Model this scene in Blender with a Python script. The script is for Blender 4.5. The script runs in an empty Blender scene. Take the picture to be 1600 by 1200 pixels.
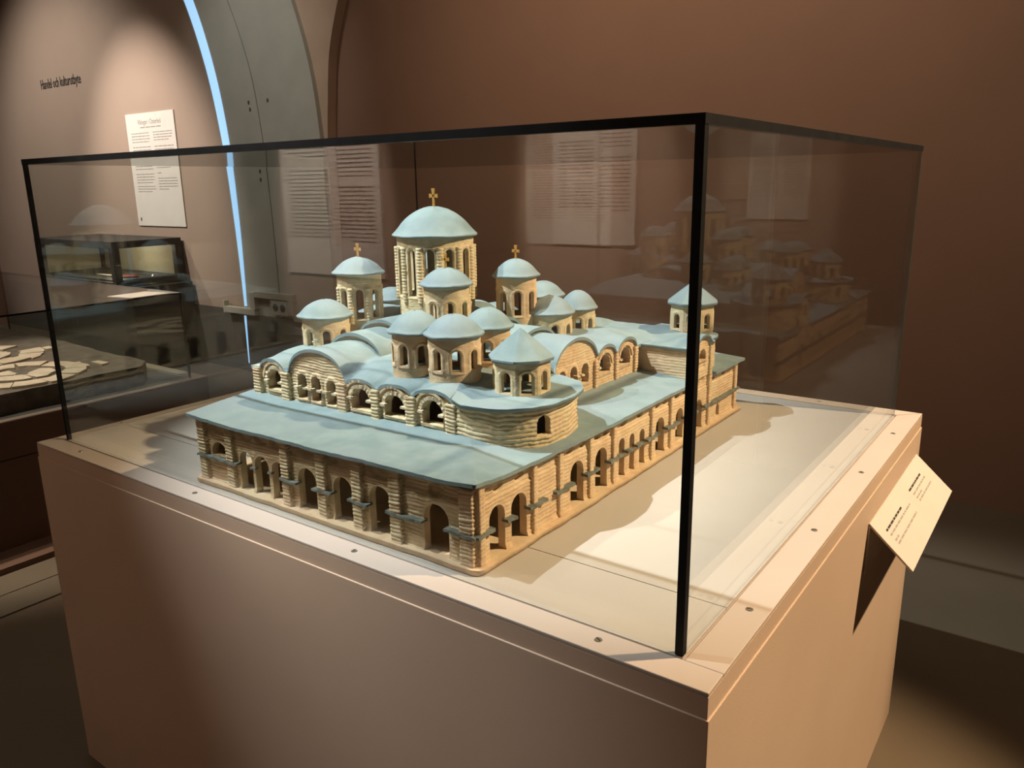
import bpy, math, random
import numpy as np
from mathutils import Matrix, Vector

random.seed(7)
scene = bpy.context.scene
COL = scene.collection
ZO = 0.8743            # height of the plinth top above the floor; model measures below are above the plinth top

# ------------------------------------------------------------------ camera
cam_d = bpy.data.cameras.new('camera')
cam_d.sensor_width = 36.0
cam_d.lens = 27.765
cam_d.clip_start = 0.02
cam = bpy.data.objects.new('camera', cam_d)
COL.objects.link(cam)
CAM_R = [[0.809105, 0.587443, -0.016129], [0.131664, -0.207958, -0.969236], [-0.572725, 0.78209, -0.245605]]
CAM_P = [1.94018, -0.8308, 0.58008]
_r, _d, _f = (Vector(v) for v in CAM_R)
m = Matrix.Identity(4)
for i in range(3):
    m[i][0] = _r[i]; m[i][1] = -_d[i]; m[i][2] = -_f[i]
    m[i][3] = CAM_P[i] + (ZO if i == 2 else 0)
cam.matrix_world = m
scene.camera = cam

# ------------------------------------------------------------------ view, world, lights
scene.view_settings.view_transform = 'Standard'
scene.view_settings.look = 'None'
scene.view_settings.gamma = 1.0
scene.view_settings.use_curve_mapping = False
scene.view_settings.exposure = 1.0
scene.cycles.transparent_max_bounces = 32
scene.cycles.max_bounces = 12
scene.cycles.caustics_reflective = False
scene.cycles.caustics_refractive = False
scene.cycles.sample_clamp_indirect = 4.0

world = bpy.data.worlds.new('world'); scene.world = world
world.use_nodes = True
world.node_tree.nodes['Background'].inputs[0].default_value = (1.0, 0.85, 0.7, 1)
world.node_tree.nodes['Background'].inputs[1].default_value = 0.02

def spot(name, loc, target, power, color, angle, blend=0.4, radius=0.03):
    l = bpy.data.lights.new(name, 'SPOT')
    l.energy = power; l.color = color; l.spot_size = math.radians(angle)
    l.spot_blend = blend; l.shadow_soft_size = radius
    o = bpy.data.objects.new(name, l); COL.objects.link(o)
    o.location = loc
    o.rotation_euler = (Vector(target) - Vector(loc)).to_track_quat('-Z', 'Y').to_euler()
    return o

def area(name, loc, target, power, color, sx, sy):
    l = bpy.data.lights.new(name, 'AREA')
    l.energy = power; l.color = color; l.shape = 'RECTANGLE'; l.size = sx; l.size_y = sy
    o = bpy.data.objects.new(name, l); COL.objects.link(o)
    o.location = loc
    o.rotation_euler = (Vector(target) - Vector(loc)).to_track_quat('-Z', 'Y').to_euler()
    return o

LZ = ZO + 3.18
spot('key_spot', (-0.235, -0.67, LZ), (1.0, 0.74, ZO), 395, (0.90, 0.97, 1.0), 33, 0.5, 0.022)
spot('front_fill', (-0.50, -1.10, ZO + 2.75), (0.84, 0.33, ZO + 0.18), 160, (1.0, 0.97, 0.88), 19, 0.65, 0.02)  # added lamp, lifts the front walls of the model
spot('warm_spot', (3.5, 1.68, ZO + 2.75), (1.55, 0.50, ZO - 0.05), 500, (1.0, 0.74, 0.46), 38, 0.5, 0.05)
spot('text_wall_spot', (-4.7, 0.9, 3.9), (-4.65, 3.02, 1.45), 240, (1.0, 0.88, 0.78), 46, 0.8, 0.05)
spot('lettering_spot', (-6.0, 0.8, 3.9), (-5.9, 3.02, 1.25), 135, (1.0, 0.92, 0.82), 82, 0.8, 0.05)
spot('brown_wall_spot', (0.1, 1.1, 4.2), (0.3, 3.1, 2.4), 108, (1.0, 0.77, 0.55), 100, 1.0, 0.08)
spot('arch_wash', (-2.6, 0.9, 4.1), (-3.1, 3.0, 2.2), 45, (0.93, 0.97, 0.92), 46, 0.9, 0.06)  # added wash for the grey arch, replaces some of the ceiling fill
spot('mosaic_spot', (-2.0, 0.1, 4.0), (-2.0, 0.65, 0.6), 290, (1.0, 0.80, 0.64), 36, 0.6, 0.04)
spot('poster_spot', (-1.6, -0.9, 3.7), (-1.6, -2.28, 1.45), 750, (1.0, 0.82, 0.70), 23, 0.5, 0.04)
spot('small_poster_spot', (0.11, -0.9, 3.7), (0.11, -2.28, 1.5), 550, (1.0, 0.80, 0.66), 20, 0.5, 0.04)
area('room_fill', (-1.0, 0.8, 4.3), (-1.0, 0.8, 0), 15, (1.0, 0.86, 0.68), 6.0, 3.0)

# ------------------------------------------------------------------ materials
MATS = {}
def nodes_of(mat):
    mat.use_nodes = True
    return mat.node_tree.nodes, mat.node_tree.links

def mat_noise(name, c1, c2, scale=20.0, rough=0.8, c3=None, bump=0.0, bump_scale=200.0, detail=4.0, spec=0.3, metallic=0.0, stretch=(1, 1, 1), lo=0.35, hi=0.65):
    """paint, clay, stone, wood: two or three tones mixed by noise plus fine relief"""
    mt = bpy.data.materials.new(name)
    n, l = nodes_of(mt)
    b = n['Principled BSDF']
    b.inputs['Roughness'].default_value = rough
    b.inputs['Specular IOR Level'].default_value = spec
    b.inputs['Metallic'].default_value = metallic
    tc = n.new('ShaderNodeTexCoord'); mp = n.new('ShaderNodeMapping')
    mp.inputs['Scale'].default_value = stretch
    l.new(tc.outputs['Object'], mp.inputs['Vector'])
    nz = n.new('ShaderNodeTexNoise'); nz.inputs['Scale'].default_value = scale; nz.inputs['Detail'].default_value = detail
    l.new(mp.outputs['Vector'], nz.inputs['Vector'])
    rp = n.new('ShaderNodeValToRGB')
    rp.color_ramp.elements[0].position = lo; rp.color_ramp.elements[0].color = (*c1, 1)
    rp.color_ramp.elements[1].position = hi; rp.color_ramp.elements[1].color = (*c2, 1)
    l.new(nz.outputs['Fac'], rp.inputs['Fac'])
    out = rp.outputs['Color']
    if c3:
        n2 = n.new('ShaderNodeTexNoise'); n2.inputs['Scale'].default_value = scale * 0.27; n2.inputs['Detail'].default_value = 3
        l.new(mp.outputs['Vector'], n2.inputs['Vector'])
        r2 = n.new('ShaderNodeValToRGB'); r2.color_ramp.elements[0].position = 0.45; r2.color_ramp.elements[1].position = 0.7
        l.new(n2.outputs['Fac'], r2.inputs['Fac'])
        mx = n.new('ShaderNodeMixRGB'); mx.inputs['Color2'].default_value = (*c3, 1)
        l.new(r2.outputs['Color'], mx.inputs['Fac']); l.new(out, mx.inputs['Color1'])
        out = mx.outputs['Color']
    l.new(out, b.inputs['Base Color'])
    if bump > 0:
        n3 = n.new('ShaderNodeTexNoise'); n3.inputs['Scale'].default_value = bump_scale; n3.inputs['Detail'].default_value = 5
        l.new(mp.outputs['Vector'], n3.inputs['Vector'])
        bp = n.new('ShaderNodeBump'); bp.inputs['Strength'].default_value = bump; bp.inputs['Distance'].default_value = 0.002
        l.new(n3.outputs['Fac'], bp.inputs['Height']); l.new(bp.outputs['Normal'], b.inputs['Normal'])
    MATS[name] = mt
    return mt

def mat_glass(name, tint, f0=0.04):
    """thin sheet glass: clear transmission plus Schlick reflection on each face"""
    mt = bpy.data.materials.new(name)
    n, l = nodes_of(mt)
    n.remove(n['Principled BSDF'])
    out = n['Material Output']
    tr = n.new('ShaderNodeBsdfTransparent'); tr.inputs['Color'].default_value = (*tint, 1)
    gl = n.new('ShaderNodeBsdfGlossy'); gl.inputs['Roughness'].default_value = 0.0
    lw = n.new('ShaderNodeLayerWeight'); lw.inputs['Blend'].default_value = 0.5
    pw = n.new('ShaderNodeMath'); pw.operation = 'POWER'; pw.inputs[1].default_value = 5.0
    ml = n.new('ShaderNodeMath'); ml.operation = 'MULTIPLY_ADD'; ml.inputs[1].default_value = 1 - f0; ml.inputs[2].default_value = f0
    mx = n.new('ShaderNodeMixShader')
    l.new(lw.outputs['Facing'], pw.inputs[0]); l.new(pw.outputs[0], ml.inputs[0]); l.new(ml.outputs[0], mx.inputs['Fac'])
    l.new(tr.outputs[0], mx.inputs[1]); l.new(gl.outputs[0], mx.inputs[2]); l.new(mx.outputs[0], out.inputs['Surface'])
    MATS[name] = mt
    return mt

def mat_emit(name, col, strength):
    mt = bpy.data.materials.new(name)
    n, l = nodes_of(mt)
    b = n['Principled BSDF']
    b.inputs['Base Color'].default_value = (*col, 1)
    b.inputs['Emission Color'].default_value = (*col, 1)
    b.inputs['Emission Strength'].default_value = strength
    MATS[name] = mt
    return mt

CLAY = mat_noise('clay', (0.55, 0.45, 0.27), (0.71, 0.60, 0.40), 55, 0.85, (0.64, 0.47, 0.31), 0.5, 420, spec=0.2)
CLAY_PINK = mat_noise('clay_pink', (0.60, 0.42, 0.255), (0.71, 0.53, 0.345), 45, 0.85, (0.67, 0.53, 0.34), 0.5, 400, spec=0.2)
CLAY_PALE = mat_noise('clay_pale', (0.56, 0.47, 0.33), (0.68, 0.59, 0.43), 60, 0.85, None, 0.5, 420, spec=0.2)
LEDGE = mat_noise('ledge_glaze', (0.10, 0.115, 0.10), (0.19, 0.205, 0.18), 60, 0.7, None, 0.3, 300)
ROOF = mat_noise('roof_glaze', (0.178, 0.25, 0.265), (0.235, 0.31, 0.322), 24, 0.75, (0.21, 0.27, 0.30), 0.25, 260, spec=0.35)
GOLD = mat_noise('gilded', (0.62, 0.36, 0.10), (0.80, 0.50, 0.16), 200, 0.35, None, 0.2, 500, metallic=0.7)
PLINTH = mat_noise('plinth_paint', (0.53, 0.385, 0.28), (0.56, 0.41, 0.30), 3, 0.55, None, 0.08, 300, spec=0.3)
RIM = mat_noise('rim_paint', (0.43, 0.35, 0.285), (0.45, 0.37, 0.305), 4, 0.5, None, 0.05, 300)
CASE_FLOOR = mat_noise('case_floor_paint', (0.485, 0.44, 0.39), (0.505, 0.46, 0.41), 4, 0.55, None, 0.05, 300)
GLASS = mat_glass('case_glass', (0.975, 0.985, 0.978))
GLASS_FAR = mat_glass('showcase_glass', (0.96, 0.985, 0.975))
SEAL = mat_noise('black_seal', (0.004, 0.004, 0.004), (0.007, 0.007, 0.007), 30, 0.6, spec=0.15)
EDGE_GREEN = mat_noise('glass_edge', (0.02, 0.035, 0.03), (0.03, 0.05, 0.042), 30, 0.25, spec=0.5)
BRASS = mat_noise('screw_metal', (0.32, 0.27, 0.19), (0.42, 0.36, 0.27), 300, 0.4, metallic=0.8)
DARK_SLOT = mat_noise('screw_slot', (0.02, 0.016, 0.012), (0.03, 0.024, 0.018), 100, 0.7)
FLOOR_M = mat_noise('floor_finish', (0.11, 0.083, 0.054), (0.14, 0.106, 0.07), 1.2, 0.5, (0.095, 0.075, 0.055), 0.12, 60, spec=0.3)
WALL_BROWN = mat_noise('brown_wall_paint', (0.235, 0.135, 0.092), (0.25, 0.145, 0.10), 2.0, 0.75, None, 0.06, 150)
WALL_BEIGE = mat_noise('beige_wall_paint', (0.40, 0.30, 0.235), (0.42, 0.315, 0.25), 2.0, 0.75, None, 0.08, 120)
PLASTER = mat_noise('grey_plaster', (0.44, 0.425, 0.37), (0.48, 0.46, 0.405), 5.0, 0.85, None, 0.2, 60)
PLASTER_WARM = mat_noise('warm_plaster', (0.48, 0.34, 0.25), (0.51, 0.37, 0.275), 5.0, 0.85, None, 0.2, 60)
DADO = mat_noise('dark_dado', (0.085, 0.08, 0.072), (0.10, 0.094, 0.085), 4, 0.7)
PAPER = mat_noise('printed_board', (0.74, 0.69, 0.63), (0.77, 0.72, 0.66), 8, 0.7)
CARD = mat_noise('label_board', (0.56, 0.49, 0.44), (0.58, 0.51, 0.46), 8, 0.7)
INK = mat_noise('ink', (0.03, 0.028, 0.026), (0.05, 0.046, 0.042), 80, 0.8)
INK_SOFT = mat_noise('ink_small_print', (0.30, 0.27, 0.24), (0.34, 0.31, 0.28), 80, 0.8)
PLASTIC = mat_noise('trunking_plastic', (0.50, 0.47, 0.40), (0.53, 0.50, 0.43), 20, 0.5)
FRAME = mat_noise('dark_frame', (0.035, 0.034, 0.032), (0.05, 0.048, 0.045), 12, 0.5)
CREAM_FABRIC = mat_noise('cream_lining', (0.58, 0.50, 0.36), (0.64, 0.56, 0.41), 40, 0.9, None, 0.3, 300)
DARK_WOOD = mat_noise('dark_plinth_paint', (0.12, 0.07, 0.045), (0.135, 0.08, 0.052), 3, 0.6)
STONE_DARK = mat_noise('dark_mortar', (0.10, 0.085, 0.07), (0.17, 0.145, 0.12), 18, 0.9, (0.13, 0.10, 0.08), 0.8, 90)
STONE_PALE = mat_noise('pale_marble', (0.52, 0.43, 0.33), (0.64, 0.55, 0.44), 16, 0.7, (0.55, 0.42, 0.32), 0.4, 120)
RED = mat_noise('red_enamel', (0.45, 0.035, 0.03), (0.55, 0.05, 0.045), 60, 0.5)
STEEL = mat_noise('old_silver', (0.30, 0.28, 0.25), (0.42, 0.39, 0.34), 90, 0.4, metallic=0.8)
CEIL = mat_noise('ceiling_plaster', (0.40, 0.34, 0.28), (0.43, 0.37, 0.31), 3, 0.9)

# ------------------------------------------------------------------ mesh helpers
def link(o, parent=None):
    COL.objects.link(o)
    if parent is not None:
        o.parent = parent
    return o

def mesh_obj(name, verts, faces, mat, parent=None, smooth=False, mats=None, midx=None):
    me = bpy.data.meshes.new(name)
    me.from_pydata([tuple(map(float, v)) for v in verts], [], faces)
    if mats:
        for q in mats: me.materials.append(q)
        if midx is not None: me.polygons.foreach_set('material_index', midx)
    else:
        me.materials.append(mat)
    if smooth:
        me.polygons.foreach_set('use_smooth', [True] * len(me.polygons))
    me.update()
    return link(bpy.data.objects.new(name, me), parent)

def empty(name, loc, parent=None):
    o = bpy.data.objects.new(name, None)
    o.empty_display_size = 0.05
    o.location = loc
    return link(o, parent)

def tag(o, label=None, cat=None, group=None, kind=None):
    if label: o['label'] = label
    if cat: o['category'] = cat
    if group: o['group'] = group
    if kind: o['kind'] = kind
    return o

class MB:
    def __init__(s): s.v = []; s.f = []; s.mi = []
    def box(s, a, b, mi=0):
        x0, y0, z0 = a; x1, y1, z1 = b; k = len(s.v)
        s.v += [(x0,y0,z0),(x1,y0,z0),(x1,y1,z0),(x0,y1,z0),(x0,y0,z1),(x1,y0,z1),(x1,y1,z1),(x0,y1,z1)]
        fs = [(0,3,2,1),(4,5,6,7),(0,1,5,4),(1,2,6,5),(2,3,7,6),(3,0,4,7)]
        s.f += [tuple(k + i for i in q) for q in fs]; s.mi += [mi] * 6
        return s
    def prism(s, pts, n, mi=0):
        """extrude a 3D polygon by the vector n"""
        k = len(s.v); m_ = len(pts)
        s.v += [tuple(p) for p in pts] + [tuple(p[i] + n[i] for i in range(3)) for p in pts]
        s.f.append(tuple(range(k + m_ - 1, k - 1, -1))); s.f.append(tuple(range(k + m_, k + 2 * m_)))
        for i in range(m_):
            j = (i + 1) % m_
            s.f.append((k + i, k + j, k + m_ + j, k + m_ + i))
        s.mi += [mi] * (m_ + 2)
        return s
    def cyl(s, c, r, h, n=16, mi=0, r2=None):
        r2 = r if r2 is None else r2
        k = len(s.v)
        for q, z in ((r, 0), (r2, h)):
            s.v += [(c[0] + q * math.cos(2*math.pi*i/n), c[1] + q * math.sin(2*math.pi*i/n), c[2] + z) for i in range(n)]
        s.f.append(tuple(range(k + n - 1, k - 1, -1))); s.f.append(tuple(range(k + n, k + 2 * n)))
        for i in range(n):
            j = (i + 1) % n
            s.f.append((k + i, k + j, k + n + j, k + n + i))
        s.mi += [mi] * (n + 2)
        return s
    def build(s, name, mat, parent=None, smooth=False, mats=None):
        return mesh_obj(name, s.v, s.f, mat, parent, smooth, mats, s.mi if mats else None)

def bevel(o, w=0.003, seg=2):
    md = o.modifiers.new('bevel', 'BEVEL'); md.width = w; md.segments = seg; md.limit_method = 'ANGLE'
    return o

# value noise
def _hash(ix, iy, seed):
    h = (ix.astype(np.int64) * 374761393 + iy.astype(np.int64) * 668265263 + seed * 974711) & 0x7fffffff
    h = ((h ^ (h >> 13)) * 1274126177) & 0x7fffffff
    return ((h ^ (h >> 16)) & 0xffff) / 65535.0
def vn(x, y, seed=0):
    x = np.asarray(x, float); y = np.asarray(y, float) + 0 * x; x = x + 0 * y
    ix = np.floor(x); iy = np.floor(y); fx = x - ix; fy = y - iy
    fx = fx * fx * (3 - 2 * fx); fy = fy * fy * (3 - 2 * fy)
    a = _hash(ix, iy, seed); b = _hash(ix + 1, iy, seed); c = _hash(ix, iy + 1, seed); d = _hash(ix + 1, iy + 1, seed)
    return (a * (1 - fx) + b * fx) * (1 - fy) + (c * (1 - fx) + d * fx) * fy - 0.5
def fbm(x, y, seed=0):
    return vn(x, y, seed) + 0.5 * vn(2.1 * x, 2.1 * y, seed + 5) + 0.25 * vn(4.3 * x, 4.3 * y, seed + 9)
def sstep(a, b, x):
    t = np.clip((x - a) / (b - a), 0, 1); return t * t * (3 - 2 * t)

# plan paths: arclength -> position and outward normal (to the right of the travel direction)
class Path:
    def __init__(s, pts, closed=False):
        p = np.array(pts, float)
        if closed: p = np.vstack([p, p[:1]])
        s.p = p; seg = np.hypot(*(np.diff(p, axis=0).T)); s.c = np.r_[0, np.cumsum(seg)]; s.L = s.c[-1]; s.closed = closed
    def pos(s, u):
        if s.closed: u = np.mod(u, s.L)
        return np.interp(u, s.c, s.p[:, 0]), np.interp(u, s.c, s.p[:, 1])
    def at(s, u, d, e=0.0015):
        x, y = s.pos(u)
        if s.closed: x0, y0 = s.pos(u - e); x1, y1 = s.pos(u + e)
        else: x0, y0 = s.pos(np.maximum(u - e, 0)); x1, y1 = s.pos(np.minimum(u + e, s.L))
        tx, ty = x1 - x0, y1 - y0; n = np.hypot(tx, ty) + 1e-12
        return x + d * ty / n, y - d * tx / n

def arch_sdf(uc, hw, zb, zt):
    def g(u, v):
        sp = zt - hw
        up = np.hypot(u - uc, v - sp) - hw
        lo = np.maximum(np.abs(u - uc) - hw, zb - v)
        return np.where(v >= sp, up, lo)
    return g

def panel(name, path, v0, v1, du, dv, disp, holes=(), top=None, thick=0.012, mat=None, parent=None, smooth=True):
    """a modelled wall: fine grid along a plan path, pushed in and out by disp(u, v), openings cut along their outlines and given depth"""
    closed = path.closed
    nu = max(2, int(round(path.L / du))); nv = max(1, int(round((v1 - v0) / dv)))
    us = np.linspace(0, path.L, nu + 1); vs = np.linspace(v0, v1, nv + 1)
    if closed: us = us[:-1]
    NU = len(us)
    U, V = np.meshgrid(us, vs, indexing='ij')
    def sdf(u, v):
        s = np.full(np.shape(u), 1.0)
        uu = u
        for h in holes:
            if closed:
                s = np.minimum(s, np.minimum(h(uu, v), np.minimum(h(uu - path.L, v), h(uu + path.L, v))))
            else: s = np.minimum(s, h(uu, v))
        if top is not None: s = np.minimum(s, top(u) - v)
        return s
    step = path.L / nu
    cu = np.arange(nu) * step + step / 2; cv = (vs[:-1] + vs[1:]) / 2
    CU, CV = np.meshgrid(cu, cv, indexing='ij')
    keep = sdf(CU, CV) > 0
    idx = np.arange(NU * (nv + 1)).reshape(NU, nv + 1)
    # snapping
    near = np.zeros((NU, nv + 1), int); tot = np.zeros((NU, nv + 1), int)
    for a in (0, 1):
        for b in (0, 1):
            ii = (np.arange(nu) + a) % NU if closed else np.arange(nu) + a
            np.add.at(near, (ii[:, None], (np.arange(nv) + b)[None, :]), keep.astype(int))
            np.add.at(tot, (ii[:, None], (np.arange(nv) + b)[None, :]), 1)
    bd = (near > 0) & (near < tot)
    if bd.any():
        bu, bv = U[bd], V[bd]
        for _ in range(3):
            s0 = sdf(bu, bv); e = 1e-4
            gu = (sdf(bu + e, bv) - sdf(bu - e, bv)) / (2 * e); gv = (sdf(bu, bv + e) - sdf(bu, bv - e)) / (2 * e)
            g2 = np.maximum(gu * gu + gv * gv, 0.05)
            mu = np.clip(-s0 * gu / g2, -1.1 * step, 1.1 * step); mv = np.clip(-s0 * gv / g2, -1.6 * dv, 1.6 * dv)
            bu = bu + mu; bv = bv + mv
        if not closed: bu = np.clip(bu, 0, path.L)
        U[bd] = bu; V[bd] = np.clip(bv, v0, v1)
    D = disp(U, V)
    X, Y = path.at(U.ravel(), D.ravel())
    front = np.c_[X, Y, V.ravel()]
    Xb, Yb = path.at(U.ravel(), np.full(U.size, -thick))
    back = np.c_[Xb, Yb, V.ravel()]
    faces = []
    ki, kj = np.nonzero(keep)
    ki2 = (ki + 1) % NU if closed else ki + 1
    A = idx[ki, kj]; B = idx[ki2, kj]; Cc = idx[ki2, kj + 1]; Dd = idx[ki, kj + 1]
    faces = np.c_[A, B, Cc, Dd].tolist()
    # boundary edges
    kp = np.zeros((nu + 2, nv + 2), bool); kp[1:-1, 1:-1] = keep
    if closed: kp[0, 1:-1] = keep[-1]; kp[-1, 1:-1] = keep[0]
    c = kp[1:-1, 1:-1]
    E = []
    i, j = np.nonzero(c & ~kp[1:-1, :-2]); E += list(zip(idx[(i + 1) % NU if closed else i + 1, j], idx[i, j]))
    i, j = np.nonzero(c & ~kp[1:-1, 2:]); E += list(zip(idx[i, j + 1], idx[(i + 1) % NU if closed else i + 1, j + 1]))
    i, j = np.nonzero(c & ~kp[:-2, 1:-1]); E += list(zip(idx[i, j], idx[i, j + 1]))
    i, j = np.nonzero(c & ~kp[2:, 1:-1]); i2 = (i + 1) % NU if closed else i + 1; E += list(zip(idx[i2, j + 1], idx[i2, j]))
    n0 = len(front); ev = sorted(set(int(q) for ab in E for q in ab)); mp = {q: k for k, q in enumerate(ev)}
    ne = len(ev)
    verts = np.vstack([front, front[ev], back[ev]]) if ne else front
    for a, b in E:
        a, b = mp[int(a)], mp[int(b)]
        faces.append((n0 + a, n0 + b, n0 + ne + b, n0 + ne + a))
    # drop unused
    used = np.zeros(len(verts), bool)
    for q in faces: used[list(q)] = True
    re = np.cumsum(used) - 1
    faces = [tuple(int(re[k]) for k in q) for q in faces]
    return mesh_obj(name, verts[used], faces, mat, parent, smooth)

def courses(h=0.0072, amp=0.0013, seed=0, wob=0.35, rough=0.0009):
    """hand-laid horizontal clay strips"""
    def g(u, v):
        ph = v / h + wob * (fbm(u * 22, v * 9, seed)) + 0.25 * vn(u * 60, v * 4, seed + 3)
        row = np.floor(ph); fr = ph - row
        prof = np.sqrt(np.clip(1 - (2 * fr - 1) ** 2, 0, 1))
        gap = vn(u * 35 + row * 7.3, row * 3.1, seed + 11)
        return amp * (prof - 0.35) * (1 + 0.8 * gap) + rough * fbm(u * 160, v * 160, seed + 2) + 0.0006 * vn(row * 5.7, u * 12, seed + 8)
    return g
def smooth_clay(a=0.0008, seed=0, sc=70):
    def g(u, v): return a * fbm(u * sc, v * sc * 1.6, seed) + 0.4 * a * vn(u * 30, v * 350, seed + 4)
    return g

def slab_grid(name, P, th, mat, parent, smooth=True):
    """sheet of clay from a grid of points (n, m, 3), with a thickness"""
    n, m_ = P.shape[:2]
    top = P.reshape(-1, 3); bot = top - np.array([0, 0, th])
    idx = np.arange(n * m_).reshape(n, m_)
    F = []
    a, b, c, d = idx[:-1, :-1].ravel(), idx[1:, :-1].ravel(), idx[1:, 1:].ravel(), idx[:-1, 1:].ravel()
    F += np.c_[a, b, c, d].tolist()
    F += (np.c_[d, c, b, a] + n * m_).tolist()
    ring = list(idx[:, 0]) + list(idx[-1, 1:]) + list(idx[-2::-1, -1]) + list(idx[0, -2:0:-1])
    k = 2 * n * m_; R_ = len(ring)
    verts = np.vstack([top, bot, top[ring], bot[ring]])
    for i in range(R_):
        j = (i + 1) % R_
        F.append((k + j, k + i, k + R_ + i, k + R_ + j))
    # the grid may be wound either way: make the top face up
    t = top; nrm = np.cross(t[F[0][1]] - t[F[0][0]], t[F[0][2]] - t[F[0][0]])
    if nrm[2] < 0: F = [tuple(reversed(q)) for q in F]
    return mesh_obj(name, verts, [tuple(q) for q in F], mat, parent, smooth)

def poly_slab(name, outline, center, zf, th, mat, parent, rings=8):
    """roof sheet over a closed outline, rings of quads running in to the centre"""
    o = np.array(outline, float); n = len(o); c = np.array(center, float)
    V = []
    for k in range(rings + 1):
        s = 1 - k / rings * 0.97
        q = c + (o - c) * s
        V.append(np.c_[q, zf(q[:, 0], q[:, 1])])
    top = np.vstack(V); N = len(top)
    F = []
    for k in range(rings):
        for i in range(n):
            j = (i + 1) % n
            F.append((k * n + i, k * n + j, (k + 1) * n + j, (k + 1) * n + i))
    F.append(tuple(rings * n + i for i in range(n)))
    e = top[:n]; verts = np.vstack([top, e, e - [0, 0, th], top[:n] * 0 + np.c_[c + (o - c) * 0.8, top[:n, 2] - th]])
    for i in range(n):
        j = (i + 1) % n
        F.append((N + j, N + i, N + n + i, N + n + j))
        F.append((N + n + j, N + n + i, N + 2 * n + i, N + 2 * n + j))
    return mesh_obj(name, verts, F, mat, parent, True)

def lathe(name, prof, n, mat, parent, center, wob=0.0, seed=0, octo=None, smooth=True):
    P = np.array(prof, float); k = len(P)
    th = np.linspace(0, 2 * np.pi, n, endpoint=False)
    T, I = np.meshgrid(th, np.arange(k), indexing='ij')
    r = P[I, 0]; z = P[I, 1]
    w = 1 + wob * fbm(2.5 * np.cos(T) + I * 0.12 + 9, 2.5 * np.sin(T) + I * 0.12, seed)
    if octo is not None:
        a = np.mod(T + np.pi / 8 - octo, np.pi / 4) - np.pi / 8
        w = w * math.cos(math.pi / 8) / np.cos(a) * 1.03
    X = center[0] + r * w * np.cos(T); Y = center[1] + r * w * np.sin(T); Z_ = center[2] + z + (0.012 if wob else 0) * wob * fbm(2 * np.cos(T) + 3, 2 * np.sin(T), seed + 1) * 6
    verts = np.c_[X.ravel(), Y.ravel(), Z_.ravel()]
    idx = np.arange(n * k).reshape(n, k); F = []
    for i in range(n):
        j = (i + 1) % n
        for q in range(k - 1):
            F.append((idx[i, q], idx[j, q], idx[j, q + 1], idx[i, q + 1]))
    # prof runs from the underside centre outwards and up to the apex
    return mesh_obj(name, verts, [tuple(int(x) for x in q) for q in F], mat, parent, smooth)

def text_mesh(name, body, size, mat, parent, loc, rot, extrude=0.0008, xs=1.0):
    cu = bpy.data.curves.new(name, 'FONT'); cu.body = body; cu.size = size; cu.extrude = extrude; cu.resolution_u = 2
    t = bpy.data.objects.new(name, cu); COL.objects.link(t)
    dg = bpy.context.evaluated_depsgraph_get()
    me = bpy.data.meshes.new_from_object(t.evaluated_get(dg))
    bpy.data.objects.remove(t)
    me.materials.clear(); me.materials.append(mat)
    o = link(bpy.data.objects.new(name, me), parent)
    o.location = loc; o.rotation_euler = rot; o.scale = (xs, 1, 1)
    return o

# ------------------------------------------------------------------ the setting
def Wz(z): return z + ZO
st = lambda o: tag(o, kind='structure')

fl = MB().box((-8, -2.4, -0.1), (5.2, 3.4, 0.0)).build('floor', FLOOR_M); st(fl)
tag(fl, 'dark brown museum floor under the showcases', 'floor')
# floor boards by the mosaic case, a pool of light painted in as paler tone
for k, (xa, xb) in enumerate(((-1.33, -1.165), (-1.158, -1.0))):
    b = MB().box((xa, -2.3, 0.0), (xb, 2.9, 0.006)).build('lit_floor_board', mat_noise('floor_light_tint_%d' % k, (0.12, 0.10, 0.068), (0.14, 0.118, 0.082), 3, 0.6), fl)

def curve(tab):
    t = np.array(sorted(tab), float)
    return lambda z: np.interp(z, t[:, 0], t[:, 1])
# arch outlines read off the wall, as x over height above the plinth top
def smooth_curve(tab):
    """piecewise cubic through the measured points"""
    t = np.array(sorted(tab), float); z = t[:, 0]; x = t[:, 1]
    mslope = np.gradient(x, z)
    def g(q):
        q = np.clip(np.asarray(q, float), z[0], z[-1]); i = np.clip(np.searchsorted(z, q) - 1, 0, len(z) - 2)
        h = z[i + 1] - z[i]; s = (q - z[i]) / h
        return (2*s**3-3*s**2+1)*x[i] + (s**3-2*s**2+s)*h*mslope[i] + (-2*s**3+3*s**2)*x[i+1] + (s**3-s**2)*h*mslope[i+1]
    return g
aL = smooth_curve([(-.8743, -3.53), (-.3, -3.53), (.31, -3.551), (.94, -3.607), (1.5, -3.726), (1.975, -3.91), (2.5, -4.23), (2.9, -4.62), (3.3, -5.3), (3.6, -6.2)])
aG = smooth_curve([(-.8743, -3.06), (0, -3.06), (.5, -3.07), (.94, -3.097), (1.45, -3.182), (1.9, -3.358), (2.5, -3.70), (2.9, -4.07), (3.3, -4.7), (3.6, -5.6)])
aO = smooth_curve([(-.8743, -2.44), (0, -2.442), (.5, -2.45), (.92, -2.468), (1.39, -2.531), (1.8, -2.658), (2.5, -3.0), (2.9, -3.3), (3.3, -3.8), (3.6, -4.5)])
aR = smooth_curve([(-.8743, -2.44), (.5, -2.44), (.92, -2.429), (1.18, -2.40), (1.454, -2.357), (1.75, -2.244), (2.2, -1.98), (2.6, -1.62), (3.0, -1.0), (3.3, 0.2), (3.6, 2.5)])
ZS = np.linspace(-.8743, 3.6, 76)

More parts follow.
